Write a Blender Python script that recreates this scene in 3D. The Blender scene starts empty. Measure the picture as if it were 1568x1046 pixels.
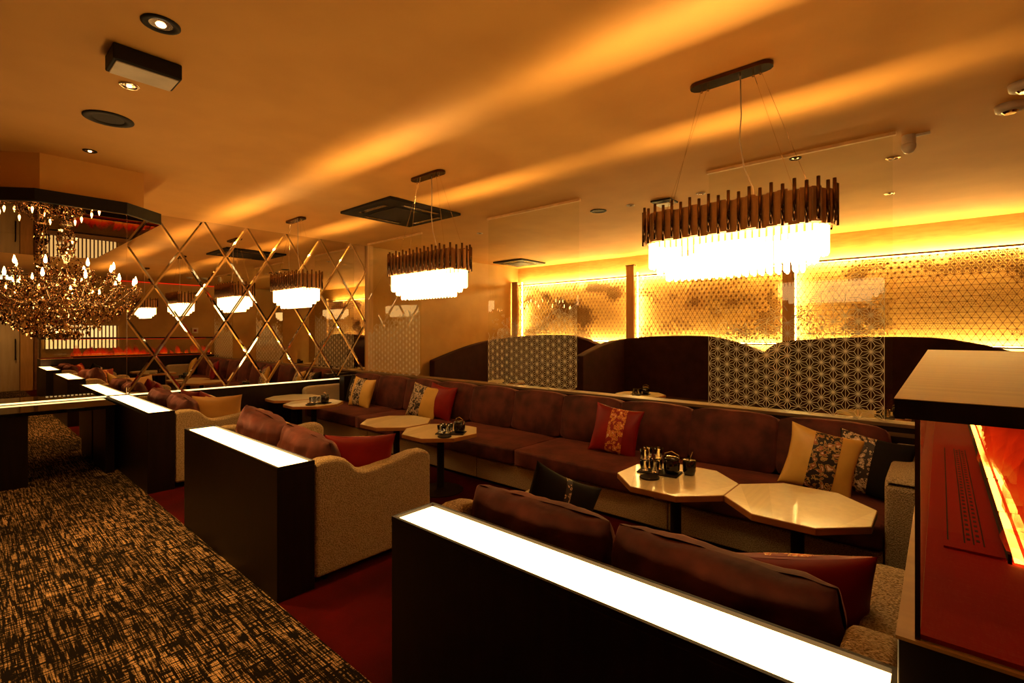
import bpy, bmesh, math, random
from mathutils import Vector, Matrix, noise
random.seed(7)
S = bpy.context.scene
COL = S.collection
PI = math.pi
# ------------------------------------------------------------------ camera, world, exposure
YAW = math.atan2(748.5, 854.0)
cam = bpy.data.cameras.new('camera'); cam.sensor_width = 36.0; cam.lens = 36.0 * 748.5 / 1568.0
cam.shift_y = -15.0 / 1568.0; cam.clip_start = 0.02
camo = bpy.data.objects.new('camera', cam); COL.objects.link(camo)
camo.location = (0, 0, 1.6); camo.rotation_euler = (PI / 2, 0, YAW)
S.camera = camo
w = bpy.data.worlds.new('world'); S.world = w; w.use_nodes = True
w.node_tree.nodes['Background'].inputs[0].default_value = (1, .6, .25, 1)
w.node_tree.nodes['Background'].inputs[1].default_value = 0.0
S.view_settings.view_transform = 'Standard'; S.view_settings.look = 'None'
S.view_settings.gamma = 1.0; S.view_settings.use_curve_mapping = False
S.view_settings.exposure = 0.14
WARM = (1.0, .50, .12)
def spot(x, y, z, power, size=70, blend=.7, color=WARM, rad=.04):
    l = bpy.data.lights.new('downlight_beam', 'SPOT'); l.energy = power; l.color = color
    l.spot_size = math.radians(size); l.spot_blend = blend; l.shadow_soft_size = rad
    o = bpy.data.objects.new('downlight_beam', l); COL.objects.link(o); o.location = (x, y, z)
    return o

ZC = 3.16      # ceiling
XM = -7.85     # mirror wall
YG = 4.85      # glass screens
YB = 9.22      # back wall
XR = 3.05      # right wall
YF = -2.6      # wall behind the camera
# ------------------------------------------------------------------ helpers
class MB:
    def __init__(s): s.v = []; s.f = []
    def add(s, vs, fs):
        o = len(s.v); s.v += [tuple(p) for p in vs]; s.f += [tuple(i + o for i in f) for f in fs]; return s
    def box(s, x0, x1, y0, y1, z0, z1):
        return s.add([(x0,y0,z0),(x1,y0,z0),(x1,y1,z0),(x0,y1,z0),(x0,y0,z1),(x1,y0,z1),(x1,y1,z1),(x0,y1,z1)],
                     [(3,2,1,0),(4,5,6,7),(0,1,5,4),(1,2,6,5),(2,3,7,6),(3,0,4,7)])
    def prism(s, poly, z0, z1):
        n = len(poly)
        a = sum(poly[i][0]*poly[(i+1)%n][1]-poly[(i+1)%n][0]*poly[i][1] for i in range(n))
        if a < 0: poly = poly[::-1]
        return s.add([(x,y,z0) for x,y in poly]+[(x,y,z1) for x,y in poly],
                     [tuple(range(n-1,-1,-1)), tuple(range(n,2*n))]+[(i,(i+1)%n,n+(i+1)%n,n+i) for i in range(n)])
    def prism_x(s, poly, x0, x1):      # poly in (y,z), extruded along x
        n = len(poly)
        a = sum(poly[i][0]*poly[(i+1)%n][1]-poly[(i+1)%n][0]*poly[i][1] for i in range(n))
        if a < 0: poly = poly[::-1]
        return s.add([(x0,y,z) for y,z in poly]+[(x1,y,z) for y,z in poly],
                     [tuple(range(n-1,-1,-1)), tuple(range(n,2*n))]+[(i,(i+1)%n,n+(i+1)%n,n+i) for i in range(n)])
    def prism_y(s, poly, y0, y1):      # poly in (x,z), extruded along y
        n = len(poly)
        a = sum(poly[i][0]*poly[(i+1)%n][1]-poly[(i+1)%n][0]*poly[i][1] for i in range(n))
        if a > 0: poly = poly[::-1]
        return s.add([(x,y0,z) for x,z in poly]+[(x,y1,z) for x,z in poly],
                     [tuple(range(n-1,-1,-1)), tuple(range(n,2*n))]+[(i,(i+1)%n,n+(i+1)%n,n+i) for i in range(n)])
    def tube(s, pts, r, n=8, cap=True):
        pts = [Vector(p) for p in pts]; rs = r if isinstance(r, (list, tuple)) else [r]*len(pts)
        rings = []; up = None
        for i, p in enumerate(pts):
            t = (pts[min(i+1,len(pts)-1)]-pts[max(i-1,0)]).normalized()
            if up is None: up = Vector((0,0,1)) if abs(t.z) < .9 else Vector((1,0,0))
            a = t.cross(up).normalized(); b = a.cross(t).normalized(); up = b
            rings.append([p+(a*math.cos(2*PI*k/n)+b*math.sin(2*PI*k/n))*rs[i] for k in range(n)])
        vs = [q for rr in rings for q in rr]; fs = []
        for i in range(len(pts)-1):
            for k in range(n): fs.append((i*n+k,(i+1)*n+k,(i+1)*n+(k+1)%n,i*n+(k+1)%n))
        if cap: fs += [tuple(range(n)), tuple((len(pts)-1)*n+k for k in range(n-1,-1,-1))]
        return s.add(vs, fs)
    def lathe(s, prof, n=20, c=(0,0,0)):
        vs = []; fs = []; m = len(prof)
        for r, z in prof:
            for k in range(n): vs.append((c[0]+r*math.cos(2*PI*k/n), c[1]+r*math.sin(2*PI*k/n), c[2]+z))
        for i in range(m-1):
            for k in range(n): fs.append((i*n+k,i*n+(k+1)%n,(i+1)*n+(k+1)%n,(i+1)*n+k))
        if prof[0][0] > 1e-4: fs.append(tuple(range(n-1,-1,-1)))
        if prof[-1][0] > 1e-4: fs.append(tuple((m-1)*n+k for k in range(n)))
        return s.add(vs, fs)
    def octa(s, c, r, h):
        x,y,z = c; a = random.random()*PI
        ring = [(x+r*math.cos(a+k*PI/2), y+r*math.sin(a+k*PI/2), z) for k in range(4)]
        return s.add([(x,y,z+h*.6)]+ring+[(x,y,z-h)], [(0,1,2),(0,2,3),(0,3,4),(0,4,1),(5,2,1),(5,3,2),(5,4,3),(5,1,4)])
    def seg(s, a, b, wdt, dep, y):     # thin bar in an x-z plane at depth y
        ax,az = a; bx,bz = b; dx,dz = bx-ax, bz-az; L = math.hypot(dx,dz) or 1
        nx,nz = -dz/L*wdt/2, dx/L*wdt/2
        return s.prism_y([(ax+nx,az+nz),(ax-nx,az-nz),(bx-nx,bz-nz),(bx+nx,bz+nz)], y, y+dep)
    def mesh(s, name, smooth=False):
        me = bpy.data.meshes.new(name); me.from_pydata(s.v, [], s.f); me.update()
        if smooth: me.polygons.foreach_set('use_smooth', [True]*len(me.polygons))
        return me
    def build(s, name, mat, parent=None, smooth=False, bevel=0, seg_=2, loc=None, auto=False):
        o = bpy.data.objects.new(name, s.mesh(name, smooth or bevel > 0)); COL.objects.link(o)
        o.data.materials.append(mat)
        if parent: o.parent = parent
        if loc: o.location = loc
        if bevel:
            m = o.modifiers.new('bevel', 'BEVEL'); m.width = bevel; m.segments = seg_; m.limit_method = 'ANGLE'; m.angle_limit = .6
            m.harden_normals = True
        return o
def link(name, me, parent=None, loc=(0,0,0), rot=(0,0,0), scale=None):
    o = bpy.data.objects.new(name, me); COL.objects.link(o); o.parent = parent
    o.location = loc; o.rotation_euler = rot
    if scale: o.scale = scale
    return o
def tag(o, label=None, cat=None, group=None, kind=None):
    if label: o['label'] = label
    if cat: o['category'] = cat
    if group: o['group'] = group
    if kind: o['kind'] = kind
    return o
def thing(name, label, cat, loc=(0,0,0), rotz=0, group=None):
    o = bpy.data.objects.new(name, None); COL.objects.link(o); o.location = loc; o.rotation_euler = (0,0,rotz)
    o.empty_display_size = .1
    return tag(o, label, cat, group)
def struct(o): o['kind'] = 'structure'; return o

# ------------------------------------------------------------------ materials
def newmat(name):
    m = bpy.data.materials.new(name); m.use_nodes = True
    nt = m.node_tree; nt.nodes.clear()
    out = nt.nodes.new('ShaderNodeOutputMaterial')
    return m, nt, out
def N(nt, t, **kw):
    n = nt.nodes.new(t)
    for k, v in kw.items():
        if k.startswith('i_'):
            n.inputs[k[2:].replace('_',' ')].default_value = v
        else: setattr(n, k, v)
    return n
def rgba(c): return (c[0], c[1], c[2], 1)
def pbr(name, col, rough=.5, metal=0, col2=None, scale=8, stretch=(1,1,1), bump=0, bscale=60, sheen=0, spec=.5, detail=3, lo=.35, hi=.65, coat=0):
    m, nt, out = newmat(name)
    b = N(nt, 'ShaderNodeBsdfPrincipled'); nt.links.new(b.outputs[0], out.inputs[0])
    b.inputs['Base Color'].default_value = rgba(col); b.inputs['Roughness'].default_value = rough
    b.inputs['Metallic'].default_value = metal; b.inputs['Specular IOR Level'].default_value = spec
    if sheen:
        b.inputs['Sheen Weight'].default_value = sheen; b.inputs['Sheen Roughness'].default_value = .4
        b.inputs['Sheen Tint'].default_value = rgba([min(1, c*3+.1) for c in col])
    if coat: b.inputs['Coat Weight'].default_value = coat; b.inputs['Coat Roughness'].default_value = .08
    tc = N(nt, 'ShaderNodeTexCoord'); mp = N(nt, 'ShaderNodeMapping'); mp.inputs['Scale'].default_value = stretch
    nt.links.new(tc.outputs['Object'], mp.inputs[0])
    no = N(nt, 'ShaderNodeTexNoise'); no.inputs['Scale'].default_value = scale; no.inputs['Detail'].default_value = detail
    nt.links.new(mp.outputs[0], no.inputs['Vector'])
    if col2 is None: col2 = [c*.82 for c in col]
    r = N(nt, 'ShaderNodeValToRGB'); r.color_ramp.elements[0].position = lo; r.color_ramp.elements[1].position = hi
    r.color_ramp.elements[0].color = rgba(col); r.color_ramp.elements[1].color = rgba(col2)
    nt.links.new(no.outputs['Fac'], r.inputs[0]); nt.links.new(r.outputs[0], b.inputs['Base Color'])
    if bump:
        n2 = N(nt, 'ShaderNodeTexNoise'); n2.inputs['Scale'].default_value = bscale; n2.inputs['Detail'].default_value = 2
        nt.links.new(mp.outputs[0], n2.inputs['Vector'])
        bp = N(nt, 'ShaderNodeBump'); bp.inputs['Strength'].default_value = bump; bp.inputs['Distance'].default_value = .01
        nt.links.new(n2.outputs['Fac'], bp.inputs['Height']); nt.links.new(bp.outputs[0], b.inputs['Normal'])
    return m
def emit(name, col, strength):
    m, nt, out = newmat(name)
    e = N(nt, 'ShaderNodeEmission'); e.inputs[0].default_value = rgba(col); e.inputs[1].default_value = strength
    nt.links.new(e.outputs[0], out.inputs[0]); return m
def glassy(name, tint, refl=.06, rough=.0, ior=1.45):
    m, nt, out = newmat(name)
    t = N(nt, 'ShaderNodeBsdfTransparent'); t.inputs[0].default_value = rgba(tint)
    g = N(nt, 'ShaderNodeBsdfGlossy'); g.inputs['Roughness'].default_value = rough; g.inputs[0].default_value = (1,1,1,1)
    fr = N(nt, 'ShaderNodeFresnel'); fr.inputs[0].default_value = ior
    ge = N(nt, 'ShaderNodeNewGeometry'); inv = N(nt, 'ShaderNodeMath', operation='SUBTRACT'); inv.inputs[0].default_value = 1
    nt.links.new(ge.outputs['Backfacing'], inv.inputs[1])
    mu = N(nt, 'ShaderNodeMath', operation='MULTIPLY'); nt.links.new(fr.outputs[0], mu.inputs[0]); nt.links.new(inv.outputs[0], mu.inputs[1])
    mx = N(nt, 'ShaderNodeMixShader'); nt.links.new(mu.outputs[0], mx.inputs[0])
    nt.links.new(t.outputs[0], mx.inputs[1]); nt.links.new(g.outputs[0], mx.inputs[2]); nt.links.new(mx.outputs[0], out.inputs[0])
    return m
def mirror(name, col, rough=.0):
    m, nt, out = newmat(name)
    g = N(nt, 'ShaderNodeBsdfGlossy'); g.inputs[0].default_value = rgba(col); g.inputs['Roughness'].default_value = rough
    nt.links.new(g.outputs[0], out.inputs[0]); return m
def frosted(name, col, through=.35):
    m, nt, out = newmat(name)
    t = N(nt, 'ShaderNodeBsdfTransparent'); d = N(nt, 'ShaderNodeBsdfDiffuse'); d.inputs[0].default_value = rgba(col)
    tl = N(nt, 'ShaderNodeBsdfTranslucent'); tl.inputs[0].default_value = rgba(col)
    m1 = N(nt, 'ShaderNodeMixShader'); m1.inputs[0].default_value = .45
    nt.links.new(d.outputs[0], m1.inputs[1]); nt.links.new(tl.outputs[0], m1.inputs[2])
    m2 = N(nt, 'ShaderNodeMixShader'); m2.inputs[0].default_value = through
    nt.links.new(m1.outputs[0], m2.inputs[1]); nt.links.new(t.outputs[0], m2.inputs[2]); nt.links.new(m2.outputs[0], out.inputs[0])
    return m
def carpet_mat():
    m, nt, out = newmat('woven_carpet')
    b = N(nt, 'ShaderNodeBsdfPrincipled'); b.inputs['Roughness'].default_value = .95; b.inputs['Specular IOR Level'].default_value = .1
    nt.links.new(b.outputs[0], out.inputs[0])
    tc = N(nt, 'ShaderNodeTexCoord')
    def streak(sx, sy, lo, hi, det=2, off=0):
        mp = N(nt, 'ShaderNodeMapping'); mp.inputs['Scale'].default_value = (sx, sy, 1); mp.inputs['Location'].default_value = (off, off*.7, off)
        nt.links.new(tc.outputs['Object'], mp.inputs[0])
        n = N(nt, 'ShaderNodeTexNoise'); n.inputs['Scale'].default_value = 1; n.inputs['Detail'].default_value = det; n.inputs['Roughness'].default_value = .6
        nt.links.new(mp.outputs[0], n.inputs['Vector'])
        mr = N(nt, 'ShaderNodeMapRange'); mr.inputs[1].default_value = lo; mr.inputs[2].default_value = hi
        nt.links.new(n.outputs['Fac'], mr.inputs[0]); return mr.outputs[0]
    def mth(op, a, c):
        n = N(nt, 'ShaderNodeMath', operation=op)
        for i, q in enumerate((a, c)):
            if isinstance(q, float): n.inputs[i].default_value = q
            else: nt.links.new(q, n.inputs[i])
        return n.outputs[0]
    a = streak(2.6, 150, .42, .57)             # long threads running with the corridor
    c = streak(140, 5, .50, .60, off=9)        # cross threads
    blk = streak(6, 66, .49, .56, det=2, off=4)   # dark woven dashes
    blk2 = streak(66, 9, .50, .56, det=2, off=7)
    area = streak(1.3, 1.6, .38, .62, det=3, off=3)
    fine = streak(170, 170, .25, .65, det=1, off=5)
    v = mth('ADD', mth('MULTIPLY', a, .75), mth('MULTIPLY', c, .45))
    v = mth('MULTIPLY', v, mth('SUBTRACT', 1.0, mth('MULTIPLY', blk, .85)))
    v = mth('MULTIPLY', v, mth('SUBTRACT', 1.0, mth('MULTIPLY', blk2, .8)))
    v = mth('MULTIPLY', v, mth('ADD', mth('MULTIPLY', area, .45), .55))
    v = mth('MULTIPLY', v, mth('ADD', mth('MULTIPLY', fine, .5), .5))
    r = N(nt, 'ShaderNodeValToRGB'); r.color_ramp.elements[0].color = (.006,.004,.003,1); r.color_ramp.elements[1].color = (.66,.43,.23,1)
    r.color_ramp.elements[0].position = .14; r.color_ramp.elements[1].position = .72
    nt.links.new(v, r.inputs[0]); nt.links.new(r.outputs[0], b.inputs['Base Color'])
    bp = N(nt, 'ShaderNodeBump'); bp.inputs['Strength'].default_value = .5; bp.inputs['Distance'].default_value = .006
    nt.links.new(v, bp.inputs['Height']); nt.links.new(bp.outputs[0], b.inputs['Normal'])
    return m
def brocade(name, base, cols, scale=26):
    m, nt, out = newmat(name)
    b = N(nt, 'ShaderNodeBsdfPrincipled'); b.inputs['Roughness'].default_value = .6; nt.links.new(b.outputs[0], out.inputs[0])
    tc = N(nt, 'ShaderNodeTexCoord')
    no = N(nt, 'ShaderNodeTexNoise'); no.inputs['Scale'].default_value = 14; no.inputs['Detail'].default_value = 2
    nt.links.new(tc.outputs['Object'], no.inputs['Vector'])
    ad = N(nt, 'ShaderNodeMixRGB', blend_type='LINEAR_LIGHT'); ad.inputs[0].default_value = .07
    nt.links.new(tc.outputs['Object'], ad.inputs[1]); nt.links.new(no.outputs['Color'], ad.inputs[2])
    vo = N(nt, 'ShaderNodeTexVoronoi'); vo.inputs['Scale'].default_value = scale; nt.links.new(ad.outputs[0], vo.inputs['Vector'])
    r = N(nt, 'ShaderNodeValToRGB'); r.color_ramp.interpolation = 'CONSTANT'; e = r.color_ramp.elements
    e[0].position = 0; e[0].color = rgba(cols[0]); e[1].position = .2; e[1].color = rgba(cols[1])
    for p, c in ((.38, base), (.44, cols[2]), (.56, base)):
        q = e.new(p); q.color = rgba(c)
    nt.links.new(vo.outputs['Distance'], r.inputs[0])
    n3 = N(nt, 'ShaderNodeTexNoise'); n3.inputs['Scale'].default_value = 9; nt.links.new(tc.outputs['Object'], n3.inputs['Vector'])
    rr = N(nt, 'ShaderNodeValToRGB'); rr.color_ramp.interpolation = 'CONSTANT'; rr.color_ramp.elements[0].color = (0,0,0,1); rr.color_ramp.elements[1].position = .36; rr.color_ramp.elements[1].color = (1,1,1,1)
    nt.links.new(n3.outputs['Fac'], rr.inputs[0])
    mx = N(nt, 'ShaderNodeMix', data_type='RGBA'); nt.links.new(rr.outputs[0], mx.inputs[0])
    mx.inputs[6].default_value = rgba(base); nt.links.new(r.outputs[0], mx.inputs[7])
    nt.links.new(mx.outputs[2], b.inputs['Base Color'])
    return m
def flame_mat():
    m, nt, out = newmat('flame')
    tc = N(nt, 'ShaderNodeTexCoord'); sp = N(nt, 'ShaderNodeSeparateXYZ'); nt.links.new(tc.outputs['Generated'], sp.inputs[0])
    r = N(nt, 'ShaderNodeValToRGB'); e = r.color_ramp.elements
    e[0].position = 0; e[0].color = (1,.26,.015,1); e[1].position = .95; e[1].color = (.35,.004,.001,1)
    q = e.new(.3); q.color = (.9,.030,.002,1)
    nt.links.new(sp.outputs[2], r.inputs[0])
    mr = N(nt, 'ShaderNodeMapRange'); mr.inputs[1].default_value = 0; mr.inputs[2].default_value = 1; mr.inputs[3].default_value = 1.0; mr.inputs[4].default_value = .0
    nt.links.new(sp.outputs[2], mr.inputs[0])
    no = N(nt, 'ShaderNodeTexNoise'); no.inputs['Scale'].default_value = 9; no.inputs['Detail'].default_value = 3
    mp = N(nt, 'ShaderNodeMapping'); mp.inputs['Scale'].default_value = (1,1,.4); nt.links.new(tc.outputs['Object'], mp.inputs[0]); nt.links.new(mp.outputs[0], no.inputs['Vector'])
    m2 = N(nt, 'ShaderNodeMapRange'); m2.inputs[1].default_value = .35; m2.inputs[2].default_value = .65; nt.links.new(no.outputs['Fac'], m2.inputs[0])
    mu = N(nt, 'ShaderNodeMath', operation='MULTIPLY'); nt.links.new(mr.outputs[0], mu.inputs[0]); nt.links.new(m2.outputs[0], mu.inputs[1])
    em = N(nt, 'ShaderNodeEmission'); em.inputs[1].default_value = .8; nt.links.new(r.outputs[0], em.inputs[0])
    t = N(nt, 'ShaderNodeBsdfTransparent')
    mx = N(nt, 'ShaderNodeMixShader'); nt.links.new(mu.outputs[0], mx.inputs[0]); nt.links.new(t.outputs[0], mx.inputs[1]); nt.links.new(em.outputs[0], mx.inputs[2])
    nt.links.new(mx.outputs[0], out.inputs[0]); return m

M = {}
M['ceiling'] = pbr('ceiling_paint', (.74,.385,.09), .75, col2=(.69,.35,.08), scale=2.5, bump=.05, bscale=90)
M['wall'] = pbr('gold_brown_wall', (.48,.29,.085), .6, col2=(.43,.25,.07), scale=3)
M['wallgold'] = pbr('gold_washi_wall', (.62,.42,.13), .6, col2=(.52,.34,.10), scale=5, stretch=(1,1,6))
M['wood_gold'] = pbr('honey_wood', (.62,.38,.16), .45, col2=(.5,.3,.12), scale=4, stretch=(6,6,.6))
M['channel'] = pbr('pale_orange_channel', (.9,.56,.22), .5)
M['dark'] = pbr('dark_stained_wood', (.014,.006,.004), .42, col2=(.009,.004,.003), scale=5, stretch=(5,5,.7), spec=.22)
M['ledge'] = pbr('brown_ledge_wood', (.16,.085,.035), .42, col2=(.10,.055,.025), scale=6, stretch=(.6,6,6))
M['black'] = pbr('black_lacquer', (.010,.008,.007), .12, coat=.6)
M['gloss'] = pbr('black_mirror_gloss', (.008,.006,.005), .02)
M['blackmatte'] = pbr('black_metal', (.014,.009,.007), .6, spec=.2)
M['redcarpet'] = pbr('red_carpet', (.075,.0012,.001), .95, col2=(.032,.0006,.0005), scale=2.4, bump=.4, bscale=220, spec=.1, detail=5)
M['carpet'] = carpet_mat()
M['velvet'] = pbr('burgundy_brown_velvet', (.120,.026,.016), .72, col2=(.045,.010,.007), scale=6, sheen=.7, bump=.2, bscale=25, detail=5, spec=.25)
M['velvetdark'] = pbr('dark_plum_velvet', (.040,.012,.012), .8, col2=(.026,.008,.008), scale=6, sheen=.08, spec=.2)
M['boucle'] = pbr('beige_boucle', (.58,.45,.27), .9, col2=(.26,.18,.09), scale=140, bump=1.0, bscale=140, spec=.15, detail=2, lo=.42, hi=.66)
M['gold'] = pbr('gold_satin', (.74,.47,.10), .45, col2=(.64,.38,.07), scale=5)
M['ochre'] = pbr('ochre_satin', (.55,.30,.08), .5, col2=(.48,.25,.06), scale=5)
M['red'] = pbr('red_satin', (.27,.006,.004), .5, col2=(.20,.004,.003), scale=5, spec=.3)
M['blackcloth'] = pbr('black_cloth', (.010,.007,.006), .8, spec=.2)
M['brocade'] = brocade('floral_brocade', (.02,.012,.01), [(.75,.6,.4),(.45,.16,.05),(.5,.33,.1)], 24)
M['brocadered'] = brocade('red_floral_brocade', (.30,.012,.008), [(.85,.62,.3),(.75,.22,.05),(.8,.35,.05)], 22)
M['brocadelight'] = brocade('pale_floral_brocade', (.03,.018,.014), [(.8,.68,.5),(.6,.45,.28),(.65,.5,.3)], 34)
M['veneer'] = [pbr('gold_veneer_%s' % n, c, r, col2=[q*.9 for q in c], scale=4, stretch=st, coat=.25) for n, c, r, st in
               (('pale', (.70,.61,.35), .30, (.5,12,1)), ('mid', (.60,.52,.28), .34, (12,.5,1)), ('warm', (.66,.57,.32), .28, (6,6,1)), ('light', (.76,.67,.41), .32, (1,9,1)))]
M['tableedge'] = pbr('orange_wood_edge', (.48,.22,.07), .4, col2=(.38,.17,.05), scale=6)
M['brass'] = pbr('copper_brass', (.74,.44,.21), .42, metal=.65, col2=(.66,.37,.17), scale=20)
M['tubedark'] = pbr('smoked_brass_tube', (.16,.085,.04), .15, metal=1)
M['chrome'] = pbr('polished_chrome', (.85,.72,.55), .1, metal=1)
M['plate'] = pbr('bronze_plate', (.10,.05,.025), .2, metal=1)
M['glass'] = glassy('clear_glass', (.965,.97,.93))
m_, nt_, out_ = newmat('tumbler_glass')
b_ = N(nt_, 'ShaderNodeBsdfGlass'); b_.inputs['IOR'].default_value = 1.5; b_.inputs['Roughness'].default_value = .02; nt_.links.new(b_.outputs[0], out_.inputs[0])
M['tumbler'] = m_
M['etched'] = frosted('etched_frost', (.88,.84,.72), .3)
M['mirror'] = mirror('bronze_mirror', (.74,.66,.55))
M['mirrorbevel'] = mirror('mirror_bevel', (.92,.85,.75), .03)
M['darkmirror'] = mirror('dark_mirror', (.62,.55,.47))
M['crystal_glow'] = emit('lit_crystal', (1, .64, .24), 9.0)
M['strip'] = emit('lit_diffuser', (1, .60, .20), 10)
M['led'] = emit('led_line', (1, .66, .20), 140)
M['ledsoft'] = emit('led_ledge', (1, .62, .22), 3)
M['bulb'] = emit('candle_bulb', (1, .52, .16), 70)
M['lens'] = emit('downlight_lens', (1, .68, .34), 4)
M['exitface'] = emit('exit_face', (.62, 1, .72), 2.5)
M['slatglow'] = emit('lit_paper', (1, .66, .26), 1.6)
M['redled'] = emit('red_led', (1, .010, .003), 1.3)
M['firebed'] = emit('fire_led_bed', (1, .34, .04), 9)
M['flame'] = flame_mat()
M['redlit_metal'] = pbr('fire_tray_redlit_metal', (.30,.010,.006), .7, spec=.08, col2=(.28,.012,.008), scale=5)  # red glow of the fire is put into the tray's base colour
M['mantel'] = pbr('caramel_mantel_wood', (.40,.225,.065), .42, col2=(.33,.175,.05), scale=3, stretch=(.4,7,5))
M['lattice'] = pbr('brown_lattice_wood', (.26,.125,.045), .5, col2=(.2,.09,.03), scale=9)
M['white'] = pbr('off_white_plastic', (.66,.55,.42), .45)
M['doorw'] = pbr('pale_oak_door', (.62,.55,.44), .5, col2=(.54,.47,.36), scale=3, stretch=(4,4,.5))
m_, nt_, out_ = newmat('smoky_crystal')
g1 = N(nt_, 'ShaderNodeBsdfGlossy'); g1.inputs[0].default_value = (.95,.78,.58,1); g1.inputs['Roughness'].default_value = .04
t1 = N(nt_, 'ShaderNodeBsdfTransparent'); t1.inputs[0].default_value = (.55,.42,.30,1)
x1 = N(nt_, 'ShaderNodeMixShader'); x1.inputs[0].default_value = .62
nt_.links.new(t1.outputs[0], x1.inputs[1]); nt_.links.new(g1.outputs[0], x1.inputs[2]); nt_.links.new(x1.outputs[0], out_.inputs[0])
M['crystal'] = m_

# ------------------------------------------------------------------ the setting
struct(MB().box(XM-.2, XR+.2, YF-.2, YB+.2, -.12, 0).build('floor', M['redcarpet']))
struct(MB().box(XM, XR, YF, 1.249, 0, .006).build('floor_carpet', M['carpet']))
struct(MB().box(XM-.2, XR+.2, YF-.2, YB+.2, ZC, ZC+.12).build('ceiling', M['ceiling']))
struct(MB().box(XM-.2, XM-.03, YF-.2, YB+.2, 0, ZC).build('wall_left', M['wall']))
struct(MB().box(XM-.2, XR+.2, YB, YB+.2, 0, ZC).build('wall_back', M['wallgold']))
struct(MB().box(XR, XR+.2, YF-.2, YB+.2, 0, ZC).build('wall_right', M['wall']))
struct(MB().box(XM-.2, XR+.2, YF-.2, YF, 0, ZC).build('wall_front', M['wall']))
struct(MB().box(XM-.03, XM+.05, 4.93, 5.05, 0, ZC).build('trim_1', M['wood_gold'], bevel=.004))
# dark dado under the diamond mirror, light line on its top
struct(MB().box(XM-.03, XM+.012, 1.46, 4.93, 0, .775).build('trim_2', M['dark']))
# low wall behind the long banquette
lw = struct(MB().box(XM, -.09, 4.74, 4.90, 0, .872).build('wall_divider', M['dark'], bevel=.003))
MB().box(XM, -.09, 4.725, 4.915, .872, .90).build('ledge_cap', M['ledge'], lw, bevel=.004)
MB().box(XM, -.09, 4.735, 4.742, .80, .83).build('ledge_bead', M['ledge'], lw)

# ------------------------------------------------------------------ diamond mirror wall
def clip(poly, axis, val, keep_gt):
    out = []
    for i in range(len(poly)):
        a, b = poly[i], poly[(i+1) % len(poly)]
        ia = (a[axis] >= val) == keep_gt or a[axis] == val
        ib = (b[axis] >= val) == keep_gt or b[axis] == val
        if ia: out.append(a)
        if ia != ib:
            t = (val-a[axis])/(b[axis]-a[axis]); out.append(tuple(a[k]+(b[k]-a[k])*t for k in (0,1)))
    return out
mw = thing('diamond_mirror', 'mirror wall with a pattern of slim diamonds behind the farthest table', 'mirror', (XM, 1.46, 0))
HY, HZ = .5775/2, .469
for j in range(-1, 6):
    for i in range(-1, 13):
        if (i + j) % 2: continue
        cy, cz = 1.46 + i*HY + HY*0, ZC - (j+0)*HZ
        if (i % 2) != (j % 2): continue
        poly = [(cy-HY, cz), (cy, cz-HZ), (cy+HY, cz), (cy, cz+HZ)]
        def inset(p, dd):
            k = 1 - dd*math.hypot(HY, HZ)/(HY*HZ)
            return [(cy+(a-cy)*k, cz+(b-cz)*k) for a, b in p]
        def cl(p):
            for ax, val, gt in ((0,1.462,True),(0,4.928,False),(1,.80,True),(1,ZC-.004,False)):
                if len(p) >= 3: p = clip(p, ax, val, gt)
            return p
        outer, inner = cl(inset(poly, .0015)), cl(inset(poly, .022))
        if len(outer) < 3 or len(inner) < 3: continue
        area = abs(sum(inner[k][0]*inner[(k+1)%len(inner)][1]-inner[(k+1)%len(inner)][0]*inner[k][1] for k in range(len(inner))))
        if area < .004: continue
        pane = MB()
        n = len(inner); pane.add([(.0045, a-1.46, b) for a, b in inner], [tuple(range(n))])
        po = pane.build('mirror_pane', M['mirror'], mw)
        # bevels: one sloped strip along each of the four full diamond sides, clipped to the frame
        bv = MB(); q0, q1 = inset(poly, .0015), inset(poly, .022)
        for k in range(4):
            quad = [q0[k], q0[(k+1)%4], q1[(k+1)%4], q1[k]]
            c = cl(quad)
            if len(c) < 3: continue
            def dep(pt):
                e = (abs(pt[0]-cy)/HY + abs(pt[1]-cz)/HZ)        # 1 at rim
                e1 = 1 - .022*math.hypot(HY,HZ)/(HY*HZ)
                return .0045 - .0042*max(0, min(1, (e-e1)/(1-e1)))
            bv.add([(dep(pt), pt[0]-1.46, pt[1]) for pt in c], [tuple(range(len(c)))])
        if bv.v: bv.build('bevel', M['mirrorbevel'], po)
MB().box(-.012, .0, 0, 3.47, .78, ZC).build('backing', M['darkmirror'], mw)
fm = thing('wall_mirror', 'tall plain mirror behind the crystal chandelier and black console', 'mirror', (XM, -2.6, 0))
for y0, y1 in ((0, 1.35), (1.353, 2.70), (2.703, 4.055)):
    MB().box(-.012, .004, y0, y1, .0, ZC-.004).build('mirror_panel', M['mirror'], fm)
MB().box(-.012, .006, 4.055, 4.062, 0, ZC-.004).build('edge_strip', M['chrome'], fm)
tag(MB().box(XM+.006, XM+.018, -2.55, 4.60, .782, .797).build('led_ledge_line', M['ledsoft']), 'thin glowing light line along the foot of the mirror wall', 'light line')

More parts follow.
